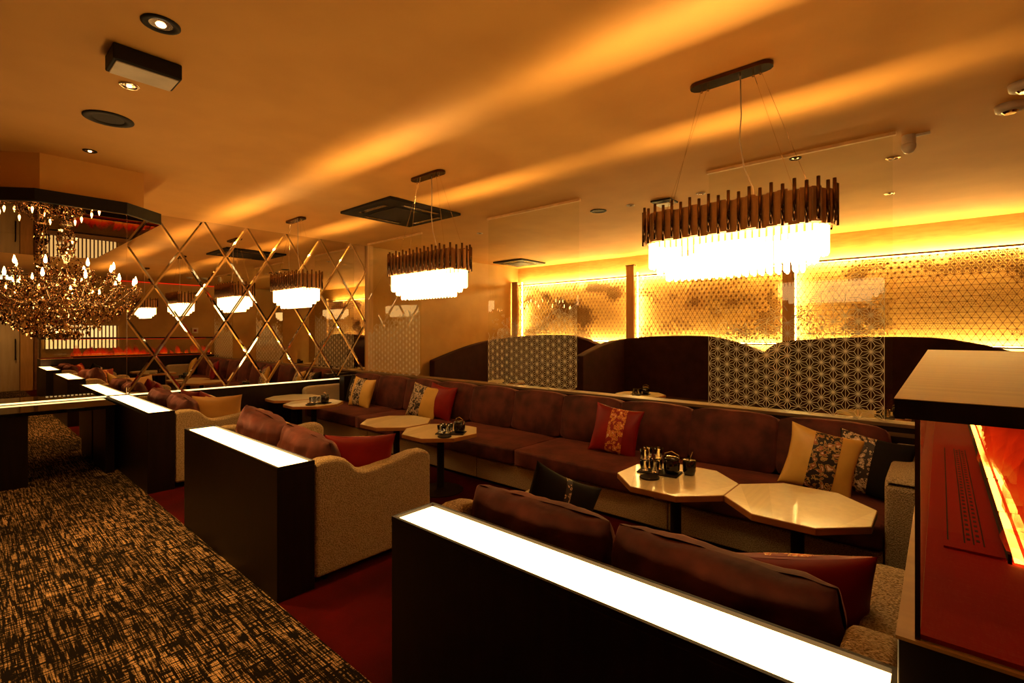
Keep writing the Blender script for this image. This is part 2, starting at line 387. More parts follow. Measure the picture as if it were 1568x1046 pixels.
# ------------------------------------------------------------------ back wall: columns, lit lattice screens
colx = (-7.74, -4.68, -1.86, 1.18)
for i, cx in enumerate(colx):
    lab = ('honey wood column in the far left corner beside the lattice', 'honey wood column between the two left lattice screens',
           'honey wood column seen behind the nearest etched glass', 'honey wood column behind the fireplace')[i]
    c = thing('wall_column', lab, 'column', (cx, 8.98, 0), group='columns on the lattice wall')
    MB().box(-.085, .085, -.06, .02, 0, 2.92 if i == 1 else 2.78).build('shaft', M['wood_gold'], c, bevel=.004)
    MB().box(-.095, .095, -.07, .03, 2.92 if i == 1 else 2.78, 2.94 if i == 1 else 2.80).build('cap', M['lattice'], c)
ZL0, ZL1, YL = 1.40, 2.70, 8.98
bays = ((-7.65, -4.77, 'far left bay by the corner'), (-4.59, -1.95, 'middle bay behind the big pendant'), (-1.77, 1.09, 'right bay above the fireplace'))
for bi, (x0, x1, where) in enumerate(bays):
    sc = thing('lattice_screen', 'backlit gold triangular lattice screen in the ' + where, 'screen', ((x0+x1)/2, YL, ZL0), group='lattice screens on the back wall')
    W, H = x1-x0, ZL1-ZL0; sx = .085; rz = sx*.866
    L = MB(); nodes = {}
    rows = int(H/rz)
    for r in range(rows+1):
        z = r*rz + .02; off = (r % 2)*sx/2
        for c in range(int(W/sx)+2):
            x = -W/2 + c*sx - off
            if -W/2 - .001 <= x <= W/2: nodes[(r, c)] = (x, z)
    def dens(x, z):
        return noise.noise(Vector(((x + bi*7.3)*1.35, z*2.1, bi*3.1))) + .35*noise.noise(Vector((x*4, z*5, 2)))
    for (r, c), (x, z) in nodes.items():
        o = r % 2
        nb = [(r, c+1), (r+1, c+(0 if o else 0)), (r+1, c+1) if not o else (r+1, c-1)]
        nbs = [(r, c+1), (r+1, c), (r+1, c+1)] if not o else [(r, c+1), (r+1, c), (r+1, c-1)]
        for k in nbs:
            if k in nodes: L.seg((x, z), nodes[k], .005, .008, 0)
        L.prism_y([(x+.0105*math.cos(q*PI/3), z+.0105*math.sin(q*PI/3)) for q in range(6)], -.001, .009)
        tris = [((r, c+1), (r+1, c+1) if not o else (r+1, c)), ((r, c+1), (r-1, c+1) if not o else (r-1, c))]
        for k1, k2 in tris:
            if k1 in nodes and k2 in nodes:
                P = [(x, z), nodes[k1], nodes[k2]]
                mx, mz = sum(p[0] for p in P)/3, sum(p[1] for p in P)/3
                dv = dens(mx, mz)
                if dv > .08:
                    wd = .0055 if dv < .22 else .0075
                    mid = [((P[a][0]+P[(a+1)%3][0])/2, (P[a][1]+P[(a+1)%3][1])/2) for a in range(3)]
                    for p in P: L.seg((mx, mz), p, wd, .008, 0)
                    if dv > .30:
                        for a in range(3): L.seg(mid[a], mid[(a+1)%3], wd, .008, 0)
                elif dv < -.28:
                    L.prism_y([(mx+.006*math.cos(q*PI/3), mz+.006*math.sin(q*PI/3)) for q in range(6)], 0, .008)
    tag(L.build('kumiko_lattice', M['lattice'], sc), kind='stuff')
    MB().box(-W/2, W/2, -.02, .03, H, H+.024).build('top_rail', M['lattice'], sc)
    MB().box(-W/2, W/2, -.02, .03, -.024, 0).build('bottom_rail', M['lattice'], sc)
    MB().box(-W/2+.02, W/2-.02, .165, .185, H+.018, H+.042).build('led_strip', M['led'], sc)
    MB().box(-W/2+.02, W/2-.02, .165, .185, -.02, 0.0).build('led_strip', M['led'], sc)
    for sgn in (-1,):
        MB().box(sgn*(W/2+.03)-.008, sgn*(W/2+.03)+.008, .15, .17, 0, H+.10).build('led_strip', M['led'], sc)

# ------------------------------------------------------------------ etched glass screens on the low wall
def glass_screen(x0, x1, label, seed):
    rnd = random.Random(seed)
    t = thing('glass_screen', label, 'glass screen', ((x0+x1)/2, YG-.02, .90), group='etched glass screens on the low wall')
    W = x1-x0; H = ZC-.90
    MB().box(-W/2, W/2, -.005, .005, 0, H-.02).build('pane', M['glass'], t)
    MB().box(-W/2-.02, W/2+.02, -.016, .016, H-.028, H-.001).build('head_channel', M['channel'], t)
    E = MB(); a = .098; cx = a*.866
    ncol = int(W/cx)+2; nrow = int(1.35/a)+2; P = {}
    for c in range(ncol):
        for r in range(nrow):
            x = -W/2+c*cx; z = r*a + (c % 2)*a/2
            if x <= W/2+.001: P[(c, r)] = (x, z)
    def keep(x, z):
        top = .62 + .34*((x+W/2)/W) + .10*noise.noise(Vector((x*3, z*2, seed)))
        return z < top or rnd.random() < max(0, 1-(z-top)/.14)*.7
    def line(p, q, wd):
        x, z = (p[0]+q[0])/2, (p[1]+q[1])/2
        if keep(x, z) and abs(q[0]) <= W/2+.001: E.seg(p, q, wd*1.25, .0012, -.0064)
    for (c, r), p in P.items():
        o = c % 2
        nb = [(c, r+1), (c+1, r), (c+1, r+1 if o else r-1)]
        for k in nb:
            if k in P: line(p, P[k], .0032)
        up = (c+1, r+1) if o else (c+1, r); 
        for tri in (((c, r+1), up), ((c+1, r), (c+1, r+1) if o else (c+1, r-1))):
            if tri[0] in P and tri[1] in P:
                T = [p, P[tri[0]], P[tri[1]]]; m = (sum(q[0] for q in T)/3, sum(q[1] for q in T)/3)
                for q in T: line(q, m, .0036)
    tag(E.build('etched_hemp_leaf_pattern', M['etched'], t), kind='stuff')
    F = MB()
    for k in range(46):                          # loose etched leaves above the pattern
        x = rnd.uniform(-W/2+.05, W/2-.05); top = .62+.34*((x+W/2)/W); z = top+rnd.uniform(-.02, .26)
        ang = rnd.uniform(0, 2*PI); ln = rnd.uniform(.04, .075)
        pts = []
        for s_ in (1, -1):
            for q in range(5):
                u = q/4 if s_ == 1 else 1-q/4
                pts.append((x+math.cos(ang)*ln*u-math.sin(ang)*s_*.012*math.sin(PI*u), z+math.sin(ang)*ln*u+math.cos(ang)*s_*.012*math.sin(PI*u)))
        if max(abs(p_[0]) for p_ in pts) > W/2: continue
        for q in range(len(pts)): F.seg(pts[q], pts[(q+1) % len(pts)], .0022, .0012, -.0064)
    tag(F.build('etched_leaves', M['etched'], t), kind='stuff')
glass_screen(-7.60, -6.13, 'etched glass screen farthest away beside the mirror wall', 1)
glass_screen(-4.66, -3.19, 'etched glass screen in the middle of the low wall', 2)
glass_screen(-1.69, -.28, 'nearest and largest etched glass screen next to the fireplace', 3)

# ------------------------------------------------------------------ light-topped partitions
def light_partition(x0, x1, label):
    t = thing('lighted_partition', label, 'partition', ((x0+x1)/2, 1.365, 0), group='dark partitions with glowing tops')
    W = x1-x0; h = .115
    MB().box(-W/2, W/2, -h, h, 0, .775).build('body', M['dark'], t, bevel=.003)
    for a in ((-W/2, W/2, -h, -h+.013), (-W/2, W/2, h-.013, h), (-W/2, -W/2+.013, -h+.013, h-.013), (W/2-.013, W/2, -h+.013, h-.013)):
        MB().box(*a, .775, .80).build('top_rail', M['dark'], t)
    MB().box(-W/2+.014, W/2-.014, -h+.014, h-.014, .775, .788).build('light_panel', M['strip'], t)
light_partition(-1.79, -.073, 'nearest dark partition with a long glowing top, beside the fireplace')
light_partition(-4.69, -2.93, 'middle dark partition with a glowing top behind the beige sofa')
light_partition(XM+.01, -5.86, 'farthest dark partition with a glowing top meeting the mirror')

# ------------------------------------------------------------------ sofas
def soft_box(x0, x1, y0, y1, z0, z1, bulge=.02, n=8, wr=0, seed=0):
    b = MB(); vs = {}
    # rounded cuboid by mapping a subdivided cube
    def pt(u, v, w_):
        k = [u, v, w_]
        X = [(x0+x1)/2+(x1-x0)/2*u, (y0+y1)/2+(y1-y0)/2*v, (z0+z1)/2+(z1-z0)/2*w_]
        return X
    faces = []
    for ax in range(3):
        for sg in (-1, 1):
            g = []
            for i in range(n+1):
                row = []
                for j in range(n+1):
                    a, c = -1+2*i/n, -1+2*j/n
                    k = [0,0,0]; k[ax] = sg; k[(ax+1)%3] = a; k[(ax+2)%3] = c
                    key = tuple(round(q, 4) for q in k)
                    if key not in vs:
                        p = pt(*k)
                        bl = bulge*(1-a*a)*(1-c*c)
                        p[ax] += sg*bl
                        # shrink the rims for rounded edges
                        m = sorted(abs(q) for q in k)
                        if m[1] > .99:
                            for d_ in range(3):
                                if abs(k[d_]) > .99: p[d_] -= math.copysign(min(.014, .12*min(x1-x0, y1-y0, z1-z0)), k[d_])
                        if wr:
                            q = noise.noise_vector(Vector((p[0]*5+seed, p[1]*5, p[2]*5)))*wr
                            p = [p[d_]+q[d_] for d_ in range(3)]
                        vs[key] = (len(b.v), ); b.v.append(tuple(p))
                    row.append(vs[key][0])
                g.append(row)
            for i in range(n):
                for j in range(n):
                    f = (g[i][j], g[i+1][j], g[i+1][j+1], g[i][j+1])
                    b.f.append(f if sg > 0 else f[::-1])
    return b
ARM = [(0,.05),(0,.775),(.06,.79),(.15,.785),(.21,.765),(.26,.72),(.30,.68),(.36,.662),(.45,.665),(.62,.69),(.78,.712),(.86,.708),(.905,.685),(.92,.65),(.92,.05)]
def booth_sofa(x0, x1, label):
    t = thing('booth_sofa', label, 'sofa', ((x0+x1)/2, 1.485, 0), group='beige two-seat booth sofas')
    W = x1-x0; aw = .125
    MB().box(-W/2+aw, W/2-aw, .04, .80, .05, .26).build('base', M['boucle'], t, bevel=.015)
    MB().box(-W/2+aw, W/2-aw, .005, .10, .26, .62).build('backrest', M['boucle'], t, bevel=.02, seg_=3)
    for s_ in (-1, 1):
        xa = (-W/2, -W/2+aw) if s_ < 0 else (W/2-aw, W/2)
        MB().prism_x(ARM, *xa).build('arm', M['boucle'], t, bevel=.028, seg_=3)
        o = soft_box(min(0, s_*(W/2-aw)), max(0, s_*(W/2-aw)), .10, .86, .26, .43, .018, 8).build('seat_cushion', M['boucle'], t, smooth=True)
        for yy in (.1, .82):
            MB().lathe([(.02,0),(.024,.05)], 10, (s_*(W/2-.08), yy, 0)).build('foot', M['blackmatte'], t)
booth_sofa(-1.79, -.076, 'beige boucle booth sofa in front, behind the nearest glowing partition')
booth_sofa(-4.69, -2.93, 'beige boucle booth sofa with curved arm in the middle of the room')
booth_sofa(-7.62, -5.86, 'beige boucle booth sofa farthest away near the mirror wall')

bq = thing('banquette', 'long brown velvet banquette with beige upholstered base along the low wall', 'banquette', (-4.0, 3.715, 0))
bx0, bx1 = -7.80+4.0, -.10+4.0
seams = [-7.66+4, -5.88+4, -3.77+4, -1.62+4, -.26+4]
for a, b in zip(seams[:-1], seams[1:]):
    MB().box(a+.003, b-.003, 0, .9, .03, .245).build('base_panel', M['boucle'], bq, bevel=.008)
MB().box(bx0, bx1, .03, .95, 0, .03).build('plinth', M['blackmatte'], bq)
nseat = 5; sw = (seams[-1]-seams[0])/nseat
for k in range(nseat):
    soft_box(seams[0]+k*sw+.002, seams[0]+(k+1)*sw-.002, -.035, .80, .25, .43, .012, 10, .004, k).build('seat_cushion', M['velvet'], bq, smooth=True)
nb = 10; cw = (seams[-1]-seams[0]-.22)/nb
for k in range(nb):
    o = soft_box(-cw/2+.004, cw/2-.004, -.11, .11, 0, .46, .030, 10, .008, k*3).build('back_cushion', M['velvet'], bq, smooth=True)
    o.location = (seams[0]+.19+(k+.5)*cw, .775, .425); o.rotation_euler = (math.radians(-11), 0, 0)
ARM2 = [(0,.03),(0,.66),(.03,.70),(.10,.715),(.80,.715),(.86,.75),(.92,.76),(1.0,.76),(1.0,.03)]
for xa in ((seams[-1]+.004, seams[-1]+.165), (seams[0]-.135, seams[0]-.004)):
    MB().prism_x(ARM2, *xa).build('arm', M['boucle'], bq, bevel=.03, seg_=3)
tag(MB().box(-7.66, -7.50, 4.30, 4.72, .44, .86).build('end_block', M['dark'], bevel=.004), 'dark wooden block ending the banquette back by the mirror', 'block')

# ------------------------------------------------------------------ cushions
def pillow_mesh(w_, h_, d_, n=16, seed=0, wr=.006, band=None, sides=(-1, 1)):
    """returns MB body, MB band; local z up, y thickness, centred on the bottom edge"""
    body, bd = MB(), MB()
    big = w_ > .6; pin = .11; n = 26 if big else 16; ex = .33 if big else .42
    def P(u, v, sg, lift=0):
        th = d_/2*(max(0, (1-u*u))*max(0, (1-v*v)))**ex
        x = w_/2*u*(1-pin*(1-v*v)*abs(u)**3); z = h_/2*v*(1-pin*(1-u*u)*abs(v)**3)
        if big:
            x = w_/2*u*math.sqrt(1-.12*v*v); z = h_/2*v*math.sqrt(1-.05*u*u)
            th *= 1+.2*noise.noise(Vector((x*14+seed*5, z*7, sg)))
        q = noise.noise_vector(Vector((x*9+seed*3.3, z*9, sg*2.0)))*wr
        if big: q += noise.noise_vector(Vector((x*30+seed, z*22, sg*2.0)))*wr*.35
        edge = min(1, 6*(1-abs(u))*(1-abs(v))*2)
        return (x+q.x*.5, sg*(th+lift)+q.y*edge, h_/2+z+q.z*.5)
    ts = [math.sin((-1+2*i/n)*PI/2) for i in range(n+1)]
    for sg in (-1, 1):
        base = len(body.v)
        for i in range(n+1):
            for j in range(n+1): body.v.append(P(ts[i], ts[j], sg))
        for i in range(n):
            for j in range(n):
                f = (base+i*(n+1)+j, base+(i+1)*(n+1)+j, base+(i+1)*(n+1)+j+1, base+i*(n+1)+j+1)
                body.f.append(f if sg < 0 else f[::-1])
        if band and sg in sides:
            b0, b1 = band; m = 8; bs = len(bd.v)
            for i in range(m+1):
                for j in range(n+1): bd.v.append(P(b0+(b1-b0)*i/m, ts[j]*.995, sg, .0025))
            for i in range(m):
                for j in range(n):
                    f = (bs+i*(n+1)+j, bs+(i+1)*(n+1)+j, bs+(i+1)*(n+1)+j+1, bs+i*(n+1)+j+1)
                    bd.f.append(f if sg < 0 else f[::-1])
    return body, bd
def cushion(label, loc, rot, size, mat, bandmat=None, band=(-.3,.38), seed=0, group=None, wr=.006, sides=(-1, 1)):
    body, bd = pillow_mesh(*size, seed=seed, band=band if bandmat else None, wr=wr, sides=sides)
    t = thing('cushion', label, 'cushion', loc, 0, group); t.rotation_euler = [math.radians(a) for a in rot]
    body.build('cover', mat, t, smooth=True)
    if bandmat: bd.build('printed_band', bandmat, t, smooth=True)
    return t
V = M['velvet']; G = 'large velvet back cushions'
BK = (.75, .46, .27)
for lab, x, y, z, ry_, rz_, sd in (
    ('plum velvet back cushion at the left of the nearest sofa', -1.32, 1.70, .41, 0, 1, 1), ('plum velvet back cushion of the nearest sofa beside the fireplace', -.57, 1.70, .41, 0, -1, 2),
    ('plum velvet back cushion on the left of the middle sofa, standing tallest', -4.20, 1.70, .47, 8, 2, 3), ('plum velvet back cushion on the right of the middle sofa', -3.44, 1.70, .42, 3, -2, 4),
    ('plum velvet back cushion on the left of the farthest sofa', -7.10, 1.70, .43, 3, 2, 5), ('plum velvet back cushion on the right of the farthest sofa', -6.36, 1.70, .43, 2, -4, 6)):
    cushion(lab, (x, y, z), (4, ry_, rz_), BK, V, seed=sd, group=G, wr=.022)
SQ = (.47, .47, .17)
cushion('red satin cushion with red floral band leaning on the banquette', (-2.36, 4.12, .425), (-16, 7, 12), SQ, M['red'], M['brocadered'], (-.25,.4), 11)
cushion('gold satin cushion with dark floral band at the right end of the banquette', (-.70, 4.12, .425), (-16, 12, 8), SQ, M['gold'], M['brocade'], (-.30,.42), 12)
cushion('black cushion with pale floral band squeezed beside the banquette end arm', (-.40, 4.24, .43), (-14, 8, -4), (.46,.44,.15), M['blackcloth'], M['brocadelight'], (-.95,.0), 13)
cushion('gold cushion with pale floral half standing before a red one', (-5.28, 4.12, .425), (-16, 9, 14), SQ, M['gold'], M['brocadelight'], (-.9,.05), 14)
cushion('red satin cushion hidden behind a gold floral one on the banquette', (-5.06, 4.24, .43), (-14, 6, 6), SQ, M['red'], None, seed=15)
cushion('gold cushion with pale floral band at the far end of the banquette', (-6.78, 4.12, .425), (-16, 4, 8), SQ, M['gold'], M['brocadelight'], (-.45,.25), 16)
cushion('black cushion with floral band in the far corner of the banquette', (-7.14, 4.24, .43), (-14, 4, 0), (.44,.46,.15), M['blackcloth'], M['brocadelight'], (-.3,.6), 17)
cushion('red satin cushion lying against the arm of the middle sofa', (-3.20, 1.95, .43), (9, 2, 58), (.49,.44,.18), M['red'], M['brocadered'], (-.25,.35), 18, sides=(1,))
cushion('gold cushion with dark floral band tilted on the middle sofa', (-4.28, 2.04, .425), (26, 18, 24), (.45,.42,.17), M['gold'], M['brocade'], (-.3,.35), 19)
cushion('red satin cushion slumped beside the fireplace on the nearest sofa', (-.40, 1.98, .43), (12, -4, 28), (.52,.42,.20), M['red'], M['brocadered'], (-.3,.3), 20, sides=(1,))
cushion('black cushion with a pale patch on the nearest sofa arm', (-1.53, 1.99, .46), (-10, 26, 58), (.42,.42,.14), M['blackcloth'], M['brocadelight'], (-.12,.05), 21)
cushion('ochre satin cushion leaning on the arm of the farthest sofa', (-6.12, 1.97, .43), (9, 0, 58), (.50,.47,.18), M['ochre'], None, seed=22)
cushion('red satin cushion standing on the left of the farthest sofa', (-7.06, 2.06, .425), (16, 0, 8), (.48,.46,.16), M['red'], None, seed=23)
cushion('red and gold cushion peeking out on the farthest sofa', (-6.52, 2.10, .43), (18, 8, 10), (.44,.46,.16), M['red'], M['gold'], (-.3,.3), 24)

# ------------------------------------------------------------------ octagonal tables
def table(x, y, label, group='octagonal gold lounge tables', rot=0):
    t = thing('octagonal_table', label, 'table', (x, y, 0), math.radians(rot), group)
    R = .365; k = R*math.tan(PI/8)
    P = [(-R,-k),(-k,-R),(k,-R),(R,-k),(R,k),(k,R),(-k,R),(-R,k)]
    top = MB().prism(P, .562, .598).build('table_top', M['tableedge'], t, bevel=.003)
    P = [(a*.988, b*.988) for a, b in P]
    mid = lambda i, j, f=.5: (P[i][0]+(P[j][0]-P[i][0])*f, P[i][1]+(P[j][1]-P[i][1])*f)
    M12, M67, M23 = mid(1,2,.35), mid(6,7,.35), mid(2,3,.4)
    for i, pc in enumerate(([P[7],P[0],P[1]], [P[7],P[1],M12,M67], [M67,P[6],P[5],P[4],M23,P[2],M12], [P[4],P[3],M23])):
        MB().prism(pc, .598, .600).build('veneer_panel', M['veneer'][i], top)
    MB().lathe([(.036,.012),(.036,.562)], 16).build('post', M['blackmatte'], t, smooth=False)
    MB().lathe([(.12,.545),(.12,.562)], 16).build('mounting_plate', M['blackmatte'], t)
    MB().lathe([(.23,0),(.23,.008),(.05,.018),(.036,.03)], 28).build('base', M['blackmatte'], t)
table(-1.360, 3.25, 'octagonal gold table with stacked glasses, nearest banquette middle')
table(-.629, 3.25, 'empty octagonal gold table nearest the fireplace')
table(-4.575, 3.26, 'empty octagonal gold table left of the middle pair')
table(-3.80, 3.24, 'octagonal gold table with glasses, right of the middle pair')
table(-7.43, 3.42, 'empty octagonal gold table against the mirror wall')
table(-6.64, 3.34, 'octagonal gold table with glasses nearest the mirror wall')
for x, y, wh in ((-6.6, 7.35, 'far left booth'), (-3.62, 7.25, 'middle far booth'), (-.62, 7.35, 'right far booth')):
    table(x, y, 'octagonal gold table in the %s behind the glass screens' % wh)

tum_body = MB().lathe([(.0,0),(.026,0),(.033,.075),(.0315,.075),(.025,.012),(.0,.012)], 14).mesh('tumbler', True); tum_body.materials.append(M['tumbler'])
def tumbler(x, y, z, where):
    o = link('tumbler', tum_body, None, (x, y, z)); return tag(o, 'clear glass tumbler on the black tray on the ' + where, 'glass', 'tumblers on ' + where)
def table_set(cx, cy, where, rot, stacked=False, second=False):
    z = .601
    def at(a, b): 
        c, s_ = math.cos(rot), math.sin(rot); return (cx+a*c-b*s_, cy+a*s_+b*c)
    o = MB().box(-.14,.14,-.085,.085,0,.009).build('serving_tray', M['blackmatte'], None, bevel=.004); o.location = (*at(0,0), z); o.rotation_euler[2] = rot
    tag(o, 'flat black serving tray under the glasses on the ' + where, 'tray', 'black serving trays')
    zt = z+.010
    for i, (a, b) in enumerate(((-.095,-.04),(-.095,.04),(-.02,.045),(-.02,-.045))):
        tumbler(*at(a, b), zt, where)
        if stacked and i < 3: tumbler(*at(a, b), zt+.078, where)
    bk = thing('ice_bucket', 'round black ice bucket beside the glasses on the ' + where, 'ice bucket', (*at(.085,0), zt), 0, 'black ice buckets')
    MB().lathe([(.045,0),(.055,.03),(.055,.095),(.050,.10)], 18).build('pail', M['black'], bk, smooth=True)
    MB().lathe([(.056,.098),(.056,.108),(.03,.118),(.0,.12)], 18).build('lid', M['black'], bk, smooth=True)
    MB().tube([(-.056,0,.08),(-.05,0,.13),(0,0,.15),(.05,0,.13),(.056,0,.08)], .0035, 6).build('bail_handle', M['chrome'], bk)
    if second:
        b2 = thing('tongs_pot', 'small black pot behind the ice bucket on the ' + where, 'pot', (*at(.19,.06), z+.001))
        MB().lathe([(.035,0),(.045,.03),(.045,.10),(.04,.105),(.0,.10)], 16).build('pot', M['black'], b2, smooth=True)
        MB().tube([(.0,.0,.10),(.02,.01,.16)], .004, 6).build('tongs', M['chrome'], b2)
    co = MB().lathe([(.062,0),(.066,.004),(.066,.010),(.06,.011),(.0,.008)], 26).build('ashtray', M['blackmatte'], None)
    co.location = (*at(-.02,-.17), z); tag(co, 'round flat black ashtray on the ' + where, 'ashtray', 'round black ashtrays')
table_set(-1.50, 3.30, 'nearest table', .15, True, True)
table_set(-3.62, 3.22, 'middle table', .6)
table_set(-6.52, 3.36, 'table by the mirror', .5)
table_set(-3.60, 7.22, 'table in the middle far booth', .2)
table_set(-6.35, 7.20, 'table in the far left booth', .3)
table_set(-.45, 7.2, 'table in the right far booth', .1)

# ------------------------------------------------------------------ crystal pendants
LB, WB = 1.06, .31
def stadium(L, W, n):
    r = W/2; s_ = L-W; per = 2*s_+2*PI*r; out = []
    for i in range(n):
        d_ = per*i/n
        if d_ < s_: out.append((-s_/2+d_, -r, -PI/2)); continue
        d_ -= s_
        if d_ < PI*r: a = -PI/2+d_/r; out.append((s_/2+r*math.cos(a), r*math.sin(a), a)); continue
        d_ -= PI*r
        if d_ < s_: out.append((s_/2-d_, r, PI/2)); continue
        d_ -= s_; a = PI/2+d_/r; out.append((-s_/2+r*math.cos(a), r*math.sin(a), a))
    return out
slat_me = MB().box(-.004,.004,-.0265,.0265,0,.185).mesh('brass_slat'); slat_me.materials.append(M['brass'])
tube_me = MB().lathe([(.0095,0),(.0095,.225)], 8).mesh('brass_tube', True); tube_me.materials.append(M['tubedark'])
crys_me = MB().lathe([(.006,.0),(.0125,.014),(.0125,.16)], 6).mesh('crystal_rod'); crys_me.materials.append(M['crystal_glow'])
def pendant(x, y, label, power):
    t = thing('crystal_pendant', label, 'pendant lamp', (x, y, 1.90), 0, 'oblong crystal pendants over the tables')
    Z = 2.165-1.90
    pl = stadium(.48, .105, 36)
    cp = MB().prism([(a, b) for a, b, c in pl], ZC-1.90-.028, ZC-1.90-.001).build('ceiling_plate', M['plate'], t, bevel=.003)
    for sx in (-.15, .15):
        for q in (-.02, .02): MB().lathe([(.006,-.03),(.006,0)], 8, (sx+q, 0, ZC-1.90-.028)).build('cable_gripper', M['chrome'], cp)
    zt = .47
    for sx, ex in ((-.17,-.42), (-.13,-.36), (.13,.36), (.17,.42)):
        MB().tube([(sx, 0, ZC-1.93), (ex, (.09 if abs(sx) > .15 else -.09), zt)], .0014, 5).build('suspension_wire', M['chrome'], t)
    MB().tube([(.06,0,ZC-1.93),(.065,0,1.0),(.055,.0,.85),(.08,0,.68),(.13,0,.55),(.135,0,.47)], .004, 6).build('power_cord', M['white'], t, smooth=True)
    ring = MB(); a = stadium(LB-.03, WB-.03, 48)
    for i in range(48):
        p, q = a[i], a[(i+1) % 48]; ring.tube([(p[0],p[1],Z+.10),(q[0],q[1],Z+.10)], .006, 5, False)
    ring.build('frame_ring', M['plate'], t)
    pts = [(p, q) for p, q, c in stadium(LB-.15, .165, 36)]
    MB().prism(pts, zt-.022, zt-.010).build('top_plate', M['plate'], t)
    for i, (px, py, a_) in enumerate(stadium(LB, WB, 46)):
        link('brass_slat', slat_me, t, (px*.985, py*.985, Z+.012+.006*math.sin(i*2.1)), (0,0,a_))
    for i, (px, py, a_) in enumerate(stadium(LB+.03, WB+.03, 46)):
        if i % 1 == 0:
            st = stadium(LB+.03, WB+.03, 92)[2*i+1]
            link('brass_tube', tube_me, t, (st[0], st[1], Z+.004+.018*(i % 2)))
    for L_, W_, n_, z_ in ((LB-.06, WB-.06, 62, .115), (LB-.16, WB-.14, 50, .075), (LB-.28, .09, 38, .03)):
        for px, py, a_ in stadium(L_, W_, n_): link('crystal_rod', crys_me, t, (px, py, z_))
    l = bpy.data.lights.new('pendant_uplight', 'AREA'); l.shape = 'RECTANGLE'; l.size = .78; l.size_y = .05; l.energy = power; l.color = (1,.60,.20)
    o = bpy.data.objects.new('pendant_uplight', l); COL.objects.link(o); o.parent = t; o.location = (0,0,.315); o.rotation_euler = (PI,0,0)
pendant(-.96, 3.10, 'largest, nearest crystal pendant with copper slats over the front tables', 44)
pendant(-3.83, 3.10, 'crystal pendant with copper slats over the middle tables', 44)
pendant(-6.72, 3.12, 'farthest crystal pendant with copper slats, close to the mirror', 44)

# ------------------------------------------------------------------ fireplace
fp = thing('fireplace', 'long glass-sided fireplace with caramel mantel at the right edge', 'fireplace', (0, 1.30, 0))
FX0, FX1, FL = -.068, .58, 3.72
MB().box(FX0, FX1, .008, FL, 0, .955).build('base', M['dark'], fp, bevel=.004)
MB().box(FX0-.003, FX1, .006, FL, .955, .962).build('ledge', M['mantel'], fp)
MB().box(FX0-.005, FX1+.02, 0.01, FL, 1.418, 1.458).build('mantel_slab', M['dark'], fp)
MB().box(FX0-.006, FX1+.02, 0.009, FL, 1.4581, 1.4595).build('mantel_top', M['mantel'], fp)
gx0, gx1, gy0, gy1 = -.038, .54, .016, FL-.05
for a in ((gx0, gx0+.006, gy0+.006, gy1), (gx1-.006, gx1, gy0+.006, gy1), (gx0, gx1, gy0, gy0+.006), (gx0+.006, gx1-.006, gy1-.006, gy1)):
    MB().box(*a, .962, 1.418).build('glass_pane', M['glass'], fp)
MB().box(gx0-.002, gx0+.007, gy0-.002, gy0+.007, .962, 1.418).build('corner_post', M['plate'], fp)
tr = MB().box(gx0+.0065, gx1-.0065, gy0+.0065, gy1-.0065, .962, .972).build('fire_tray', M['redlit_metal'], fp)
MB().box(gx0+.045, gx1-.045, .60, gy1-.15, .972, .978).build('burner_deck', M['redlit_metal'], tr)
for k, xx in enumerate((.015, .052, .072, .094)):
    MB().box(xx, xx+.0035, .66, 2.2, .978, .9785).build('vent_line', M['blackmatte'], tr)
slot = MB().box(-.004,.004,-.010,.010,0,.0008).mesh('vent_slot'); slot.materials.append(M['blackmatte'])
for k in range(30):
    for xx in (.063, .084): link('vent_slot', slot, tr, (xx, .70+k*.05, .978))
for k in range(6):
    y0 = .58+k*.51
    for dx in (0, .03): MB().box(.150+dx, .168+dx, y0, y0+.46, .978, .990).build('light_bed', M['firebed'], tr)
rf = random.Random(5)
for k in range(46):
    yy = .62+rf.random()*2.95; xx = .205+rf.random()*.08; hh = .10+.25*rf.random(); ww = .05+.07*rf.random()
    pts = [(xx, yy, .985)]; rr = [ww*.55]
    ox, oy = rf.uniform(-.03,.03), rf.uniform(-.08,.08)
    for q in range(1, 7):
        f = q/6; pts.append((xx+ox*f*f+.012*math.sin(f*7+k), yy+oy*f*f+.02*math.sin(f*6+k*2), .985+hh*f)); rr.append(max(.003, ww*(1-f)**.7*(.55+.9*f*(1-f)*2)))
    MB().tube(pts, rr, 8).build('flame', M['flame'], fp, smooth=True)
MB().box(.136, .144, .56, gy1-.1, .978, 1.004).build('burner_lip', M['blackmatte'], tr)
MB().box(.20, .30, .3, gy1-.2, 1.408, 1.414).build('red_light_bar', M['redled'], fp)

